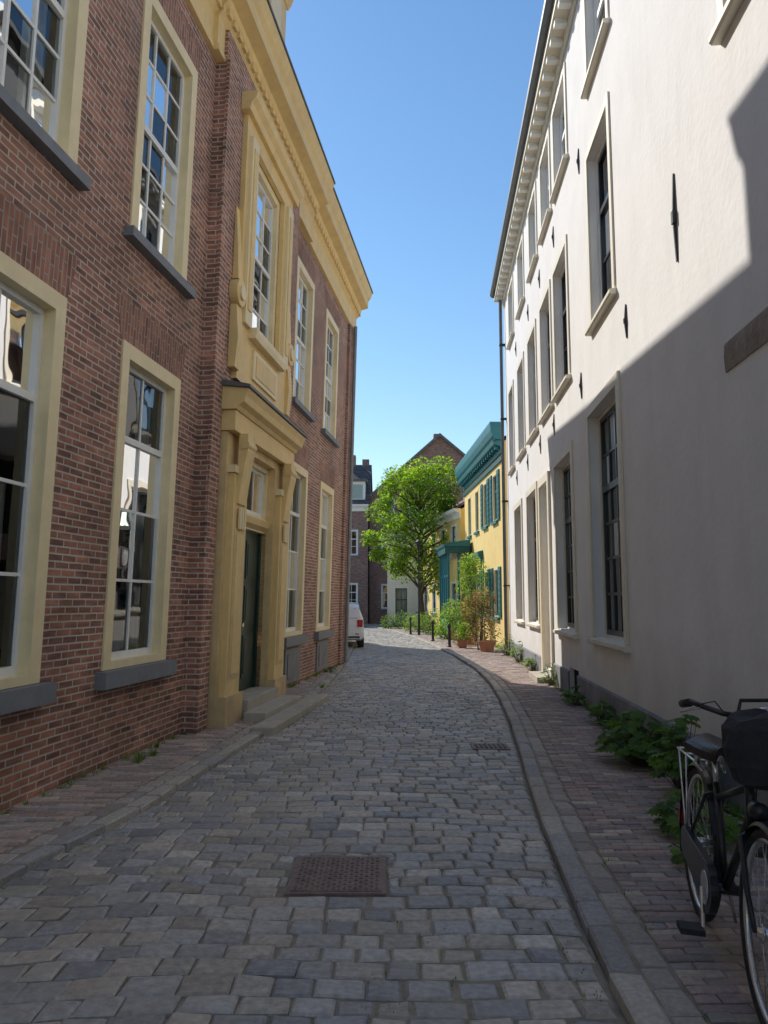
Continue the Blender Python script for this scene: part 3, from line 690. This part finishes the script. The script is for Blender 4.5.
bush('green_bush',2.3,35.0,[(0,0,.6,.6,.6),(-.3,.5,.5,.5,.5)],G1,.1,450)
bush('green_bush',1.9,38.0,[(0,0,.5,.6,.5),(-.5,.6,.4,.5,.4)],GT,.1,400)
bush('green_bush',1.1,42.0,[(0,0,.5,.6,.5),(-.8,.8,.4,.5,.4)],G1,.11,400)
bush('flowering_shrub',2.6,26.4,[(0,0,.3,.28,.25)],[(.4,.08,.1),(.13,.22,.05),(.13,.22,.05)],.07,350)
def broad(name,x,y,n,r,h,size,z0=.05,cols=G1):
    e=empty(name,Matrix.Translation((x,y,z0))); L=MB('foliage',e); b=MB('stems',e)
    for i in range(n):
        an=U(0,6.28); rr=r*math.sqrt(rnd()); px,py=rr*math.cos(an)*.7,rr*math.sin(an); pz=h*(1-.6*(rr/r))*U(.4,1)
        b.tube([(px*.2,py*.2,0),(px*.6,py*.6,pz*.7),(px,py,pz)],[.004,.003,.002],'bark',n=4)
        s=size*U(.6,1.3); K=9; tilt=Vector((px*1.5+U(-.4,.4),py*1.5+U(-.4,.4),1)).normalized(); u=tilt.orthogonal().normalized(); v=tilt.cross(u); ph=U(0,6.28)
        cc=random.choice(cols); vv=U(.7,1.3); cc=tuple(a*vv for a in cc)
        pts=[]
        for k_ in range(K*2):
            a2=ph+math.pi*k_/K; q=s*(.5 if k_%2 else .38)*(1+.1*math.sin(a2)); pts.append(Vector((px,py,pz))+u*q*math.cos(a2)+v*q*math.sin(a2)-tilt*s*.08*(k_%2))
        c0=Vector((px,py,pz))
        for k_ in range(K*2): L.quad([c0,pts[k_],pts[(k_+1)%(K*2)]],'leaf',cc)
    L.build(recalc=False); b.build()
broad('hollyhock_plant',2.42,7.5,150,.5,.62,.13)
broad('hollyhock_plant',2.62,8.6,60,.35,.42,.12)
broad('hollyhock_plant',2.72,9.8,45,.3,.4,.11)
broad('hollyhock_plant',2.86,11.6,45,.32,.35,.10)
broad('hollyhock_plant',2.36,6.2,80,.34,.85,.12)
broad('hollyhock_plant',2.08,5.3,80,.42,.35,.11)
broad('hollyhock_plant',1.85,4.75,22,.25,.2,.09)
broad('wall_weeds',3.05,14.3,45,.3,.5,.09)
broad('wall_weeds',3.25,17.0,50,.4,.5,.09)
broad('wall_weeds',3.4,19.6,60,.5,.7,.1)
broad('wall_weeds',3.45,21.8,50,.5,.7,.1)
broad('wall_weeds',-1.15,16.9,14,.2,.2,.08)
def tuft(mb,x,y,z,n,h):
    for _ in range(n):
        an=U(0,6.28); r=U(0,.05); a=Vector((x+r*math.cos(an),y+r*math.sin(an),z)); d=Vector((math.cos(an)*U(.2,.8),math.sin(an)*U(.2,.8),1)).normalized()
        l=h*U(.5,1.2); w_=Vector((-math.sin(an),math.cos(an),0))*.004; v=U(.7,1.3)
        mb.quad([a-w_,a+w_,a+d*l],'leaf',(.14*v,.22*v,.05*v))
gt=MB('grass_tufts')
for _ in range(80):
    y=U(4.5,19); tuft(gt,xWL(y)+U(.02,.08),y,KH,int(U(6,30)),U(.04,.10))
for _ in range(90):
    y=U(5,23); tuft(gt,xWR(y)-U(.05,.1),y,KH,int(U(6,30)),U(.05,.14))
for _ in range(70):
    y=U(3,20); tuft(gt,xR(y)+.275,y,KH-.01,int(U(3,9)),U(.02,.04))
for _ in range(160):
    y=U(3.2,12); x=U(-.3,1.0)*(xR(y)) ; tuft(gt,x,y,-.003,int(U(3,8)),U(.012,.022))
for x,y in ((-2.35,7.55),(-2.37,7.7),(-2.3,7.9),(-1.1,13.9)): tuft(gt,x,y,KH,50,.12)
gt.build(recalc=False)
lt=MB('leaf_litter')
for _ in range(520):
    y=U(3.2,16); sd_k=rnd()
    if sd_k<.4: x=xL(y)+abs(random.gauss(0,.14)); z=.016
    elif sd_k<.65: x=xR(y)-abs(random.gauss(0,.1)); z=.016
    elif sd_k<.85: x=xWL(y)+abs(random.gauss(0,.12))+.03; z=KH+.012
    else: x=xWR(y)-abs(random.gauss(0,.15))-.05; z=KH+.012
    a=U(0,6.28); s=U(.008,.02); v=U(.6,1.3); c_,s_=math.cos(a)*s,math.sin(a)*s
    lt.quad([(x-c_,y-s_,z),(x+s_*.5,y-c_*.5,z+.004),(x+c_,y+s_,z+.002),(x-s_*.5,y+c_*.5,z+.005)],'leaf',random.choice([(.35*v,.27*v,.14*v),(.22*v,.15*v,.08*v),(.45*v,.40*v,.28*v)]))
lt.build(recalc=False)

# ================================================================== bicycle
f_=Vector((1.38-1.56,2.93-3.97,0))
bm_=frame((1.55,3.97,.06),(f_.x,f_.y)); bm_=bm_@Matrix.Rotation(math.radians(-3),4,'X')
bk=empty('city_bicycle',bm_)
R=.335; Z=.355
def circ(cx,cz,r,n,y=0,a0=0,a1=360): return [(cx+r*math.cos(math.radians(a0+(a1-a0)*i/n)),y,cz+r*math.sin(math.radians(a0+(a1-a0)*i/n))) for i in range(n+(0 if a1-a0==360 else 1))]
for nm,cx in (('rear_wheel',0),('front_wheel',1.08)):
    q=MB(nm,bk); q.tube(circ(cx,Z,R,48),.0205,'rubber',n=10,closed=True); q.tube(circ(cx,Z,R-.024,48),.013,'alu',n=8,closed=True)
    q.tube([(cx,-.05,Z),(cx,.05,Z)],.02,'alu',n=10); q.tube([(cx,-.035,Z),(cx,-.03,Z)],.033,'alu',n=12); q.tube([(cx,.03,Z),(cx,.035,Z)],.033,'alu',n=12)
    for i in range(32):
        a=2*math.pi*i/32; s=-1 if i%2 else 1; a2=a+(.6 if (i//2)%2 else -.6)
        q.tube([(cx+.03*math.cos(a2),s*.032,Z+.03*math.sin(a2)),(cx+(R-.03)*math.cos(a),0,Z+(R-.03)*math.sin(a))],.0014,'alu',n=4)
    q.build(smooth=True)
fr=MB('frame_tubes',bk)
BBx,BBz=.46,.29
fr.tube([(BBx,0,BBz),(.29,0,.70)],.016,'blackp',n=10)
fr.tube([(BBx,0,BBz),(.83,0,.70)],.018,'blackp',n=10)
fr.tube([(.31,0,.64),(.80,0,.80)],.015,'blackp',n=10)
fr.tube([(.845,0,.66),(.79,0,.87)],.02,'blackp',n=10)
for s in (-1,1):
    fr.tube([(0,s*.06,Z),(BBx-.05,s*.045,BBz+.01),(BBx,0,BBz)],.009,'blackp'); fr.tube([(0,s*.06,Z),(.26,s*.04,.64),(.305,0,.67)],.008,'blackp')
    fr.tube([(.85,0,.645),(.86,s*.045,.62),(.98,s*.055,.46),(1.08,s*.055,Z)],[.014,.013,.011,.009],'blackp')
fr.tube([(BBx,-.07,BBz),(BBx,.07,BBz)],.022,'blackp',n=12)
for s in (-1,1):
    fr.tube([(.24,s*.05,.74),(.1,s*.06,.76),(-.28,s*.06,.75),(-.31,s*.03,.75)],.006,'alu'); fr.tube([(-.05,s*.065,.755),(0,s*.065,Z)],.005,'alu'); fr.tube([(-.22,s*.065,.75),(0,s*.068,Z)],.005,'alu')
for x in (-.25,-.1,.05): fr.tube([(x,-.06,.755),(x,.06,.755)],.005,'alu')
fr.tube([(.1,.08,.28),(.03,.16,-.02)],.008,'alu')
fr.build(smooth=True)
mg=MB('mudguards',bk)
def guard(cx,a0,a1):
    n=24; r=R+.042; pr=None
    for i in range(n+1):
        a=math.radians(a0+(a1-a0)*i/n); ring=[(cx+(r-o)*math.cos(a),y,Z+(r-o)*math.sin(a)) for y,o in ((-.032,.018),(-.022,.004),(0,0),(.022,.004),(.032,.018))]
        if pr:
            for k_ in range(4): mg.quad([pr[k_],pr[k_+1],ring[k_+1],ring[k_]],'blackp')
        pr=ring
guard(0,20,205); guard(1.08,-15,150)
mg.box(-.385,-.37,-.03,.03,.34,.42,'redl')
mg.build(recalc=False)
cc=MB('chain_case',bk)
pts=[]
for i in range(17):
    a=math.radians(-90+180*i/16); pts.append((BBx+.105*math.cos(a),BBz+.105*math.sin(a)))
for i in range(13):
    a=math.radians(90+180*i/12); pts.append((0+.065*math.cos(a),Z+.065*math.sin(a)))
K=len(pts)
cc.v+=[(x,-.05,z) for x,z in pts]+[(x,-.085,z) for x,z in pts]
cc.f.append(tuple(range(K))); cc.f.append(tuple(range(2*K-1,K-1,-1))); cc.m+=[cc.mi('blackp')]*2; cc.c+=[None]*2
for i in range(K): cc.f.append((i,(i+1)%K,K+(i+1)%K,K+i)); cc.m.append(0); cc.c.append(None)
cc.tube([(BBx,-.086,BBz),(BBx,-.09,BBz)],.07,'alu',n=20)
ca=math.radians(-60)
for s,a in ((-1,ca),(1,ca+math.pi)):
    e=(BBx+.17*math.cos(a),s*.11,BBz+.17*math.sin(a)); cc.tube([(BBx,s*.10,BBz),e],.009,'alu'); cc.box(e[0]-.045,e[0]+.045,min(e[1],e[1]+s*.1),max(e[1],e[1]+s*.1),e[2]-.012,e[2]+.012,'rubber')
cc.build(bevel=.004)
sd=MB('saddle',bk); NX=12; NY=8; SZ=-.05
def sp(u,v,dz):
    x=.10+.27*u; wd=.105*(1-u)**.8*1.0+.022 if u>.15 else .105*(.6+.4*math.sin(u/.15*math.pi/2)); y=wd*v; z=SZ+.925-.035*v*v+.02*(1-u)**2-dz
    return (x,y,z)
for lay in (0,.035):
    for i in range(NX):
        for j in range(NY):
            u0,u1=i/NX,(i+1)/NX; v0,v1=-1+2*j/NY,-1+2*(j+1)/NY
            sd.quad([sp(u0,v0,lay),sp(u1,v0,lay),sp(u1,v1,lay),sp(u0,v1,lay)],'leather')
for v in (-1,1):
    for i in range(NX): sd.quad([sp(i/NX,v,0),sp((i+1)/NX,v,0),sp((i+1)/NX,v,.035),sp(i/NX,v,.035)],'leather')
for j in range(NY):
    for u in (0,1): sd.quad([sp(u,-1+2*j/NY,0),sp(u,-1+2*(j+1)/NY,0),sp(u,-1+2*(j+1)/NY,.035),sp(u,-1+2*j/NY,.035)],'leather')
sd.tube([(.22,0,.85),(.29,0,.70)],.013,'alu',n=10)
for s in (-1,1): sd.tube([(.13,s*.05,.83),(.19,s*.03,.815),(.34,s*.01,.835)],.004,'alu'); sd.tube([(.13,s*.05,.75),(.13,s*.05,.84)],.014,'alu',n=8)
sd.build(smooth=True)
hb=MB('handlebar',bk)
hb.tube([(.79,0,.87),(.755,0,1.04),(.80,0,1.07)],.013,'alu',n=10)
for s in (-1,1):
    hb.tube([(.80,0,1.07),(.80,s*.1,1.08),(.79,s*.17,1.10),(.74,s*.205,1.11),(.68,s*.21,1.10)],.011,'blackp',n=10); hb.tube([(.72,s*.21,1.105),(.60,s*.215,1.085)],.017,'rubber',n=12)
    hb.tube([(.78,s*.18,1.095),(.70,s*.22,1.07),(.64,s*.23,1.055)],.005,'alu')
hb.tube([(.80,.07,1.08),(.80,.07,1.115)],.026,'alu',n=14)
hb.tube([(.90,0,.74),(.96,0,.74)],.035,'blackp',n=14); hb.build(smooth=True)
bg=MB('front_bag',bk)
NB=28
def bring(z,wy,wx,sag):
    out=[]
    for i in range(NB):
        a=2*math.pi*i/NB; k_=1+.05*math.sin(a*3+z*19)+.03*math.sin(a*7+z*31)
        out.append((.93+wx*k_*math.copysign(abs(math.cos(a))**.65,math.cos(a)),.03+wy*k_*math.copysign(abs(math.sin(a))**.65,math.sin(a)),z+sag*math.sin(a*2+1)))
    return out
rings=[bring(*q) for q in [(.83,.07,.05,0),(.85,.12,.085,.004),(.91,.145,.10,.006),(.98,.155,.105,.008),(1.05,.15,.10,.012),(1.09,.125,.08,.016),(1.105,.06,.04,.016)]]
for pr,ring in zip(rings,rings[1:]):
    for i in range(NB): bg.quad([pr[i],pr[(i+1)%NB],ring[(i+1)%NB],ring[i]],'bag')
bg.quad(rings[0],'bag'); bg.quad(rings[-1],'bag'); bg.tube([(.86,-.06,1.08),(.83,-.04,1.14),(.83,.09,1.15),(.86,.12,1.08)],.008,'bag')
bg.build()
cb=MB('cables',bk); cb.tube([(.76,-.20,1.10),(.84,-.14,1.13),(.83,-.03,1.0),(.82,-.02,.8)],.003,'rubber',n=5); cb.tube([(.76,.20,1.10),(.86,.12,1.14),(.84,.03,1.0),(.82,.02,.75)],.003,'rubber',n=5); cb.build()

# ================================================================== parked car
cm=frame((-1.50,25.6,.0),(-.05,1)); car=empty('parked_car',cm)
b=MB('body',car)
S=[(0,.45,.75,.78,.74,.74,.70),(.04,.32,.95,1.05,.80,.79,.68),(.15,.28,.98,1.36,.83,.82,.64),(.4,.25,.98,1.46,.84,.83,.64),(1.2,.25,.97,1.52,.85,.84,.65),(2.2,.25,.96,1.50,.85,.84,.65),(2.7,.25,.96,1.36,.85,.83,.64),(3.2,.25,.95,1.02,.85,.82,.66),(3.8,.27,.85,.88,.83,.79,.68),(4.05,.33,.7,.72,.76,.72,.62),(4.1,.42,.55,.57,.7,.68,.6)]
pr=None
for (x,zb,zm,zr,wl,wm,wr) in S:
    half=[(wl*.9,zb),(wl,zb+.1),(wl+.01,(zb+zm)/2),(wm,zm),(wr+.04,zr-.06*(zr-zm+.1)),(wr-.08,zr),(0,zr+.02)]
    ring=[(x,y,z) for y,z in half]+[(x,-y,z) for y,z in half[-2::-1]]
    if pr:
        for i in range(len(ring)):
            j=(i+1)%len(ring)
            k='cglass' if (i in (3,8) and .3<x<3.0) else 'carwhite'
            b.quad([pr[i],pr[j],ring[j],ring[i]],k)
    else: b.quad(ring,'carwhite')
    pr=ring
b.quad(pr,'carwhite')
b.build(smooth=False)
d=MB('rear_details',car)
d.quad([(.03,-.62,1.0),(.03,.62,1.0),(.135,.55,1.32),(.135,-.55,1.32)],'cglass')
d.box(-.06,.05,-.80,.80,.34,.56,'carwhite'); d.box(-.065,-.055,-.7,.7,.36,.42,'rubber')
for s in (-1,1): d.box(-.02,.12,min(s*.62,s*.80),max(s*.62,s*.80),.72,.95,'redl'); d.box(-.062,-.05,min(s*.55,s*.68),max(s*.55,s*.68),.47,.51,'redl')
d.box(-.03,-.005,-.26,.26,.62,.73,'platey'); d.build(bevel=.01)
wl=MB('wheels',car)
for x in (.75,3.3):
    for s in (-1,1):
        wl.tube([(x,s*.64,.31),(x,s*.67,.31),(x,s*.82,.31),(x,s*.85,.31)],[.28,.31,.31,.28],'rubber',n=24); wl.tube([(x,s*.851,.31),(x,s*.86,.31)],.19,'alu',n=20)
wl.build()

# ================================================================== street furniture
sl=empty('street_lamp',Matrix.Translation((1.55,34.5,.05)))
p=MB('post',sl); p.tube([(0,0,0),(0,0,.9),(0,0,.95),(0,0,3.7),(0,0,3.75)],[.06,.055,.035,.028,.025],'irond',n=12)
p.tube([(0,0,3.75),(0,0,3.8),(0,0,4.1),(0,0,4.15),(0,0,4.25)],[.04,.07,.12,.14,.02],'irond',n=12); p.build()
def bollard(x,y):
    p=MB('bollard'); p.tube([(x,y,.03),(x,y,.1),(x,y,.12),(x,y,.68),(x,y,.70),(x,y,.76),(x,y,.82),(x,y,.85)],[.07,.07,.05,.045,.06,.06,.04,.01],'irond',n=14); p.build()
bollard(-1.15,20.6); bollard(2.15,25.6); bollard(1.85,29.5); bollard(1.2,35.2)

# ================================================================== light, world, camera
az=math.atan2(1,1.35)
el=math.radians(40)
sd_=Vector((-math.sin(az)*math.cos(el),math.cos(az)*math.cos(el),math.sin(el)))
sun=bpy.data.lights.new('sun','SUN'); sun.energy=5.0; sun.angle=math.radians(.53); sun.color=(1,.95,.87)
so=bpy.data.objects.new('sun',sun); col.objects.link(so); so.rotation_euler=sd_.to_track_quat('Z','Y').to_euler()
wd=bpy.data.worlds.new('World'); sc.world=wd; wd.use_nodes=True; nt=wd.node_tree
bgn=nt.nodes['Background']; sky=nt.nodes.new('ShaderNodeTexSky'); sky.sky_type='NISHITA'; sky.sun_disc=False
sky.sun_elevation=el; sky.sun_rotation=-az; sky.air_density=1.35; sky.dust_density=.1; sky.ozone_density=3.0
hs=nt.nodes.new('ShaderNodeHueSaturation'); hs.inputs['Saturation'].default_value=1.15
nt.links.new(sky.outputs[0],hs.inputs['Color']); nt.links.new(hs.outputs[0],bgn.inputs['Color']); bgn.inputs['Strength'].default_value=.15
cam=bpy.data.cameras.new('camera'); co=bpy.data.objects.new('camera',cam); col.objects.link(co)
cam.sensor_fit='VERTICAL'; cam.sensor_height=24; cam.lens=24*770/1024; cam.clip_end=2000; cam.clip_start=.05
co.location=(0,0,1.6); co.rotation_euler=(math.radians(90)+math.atan(88/770),0,0)
sc.camera=co
sc.view_settings.view_transform='Standard'; sc.view_settings.look='None'; sc.view_settings.exposure=0
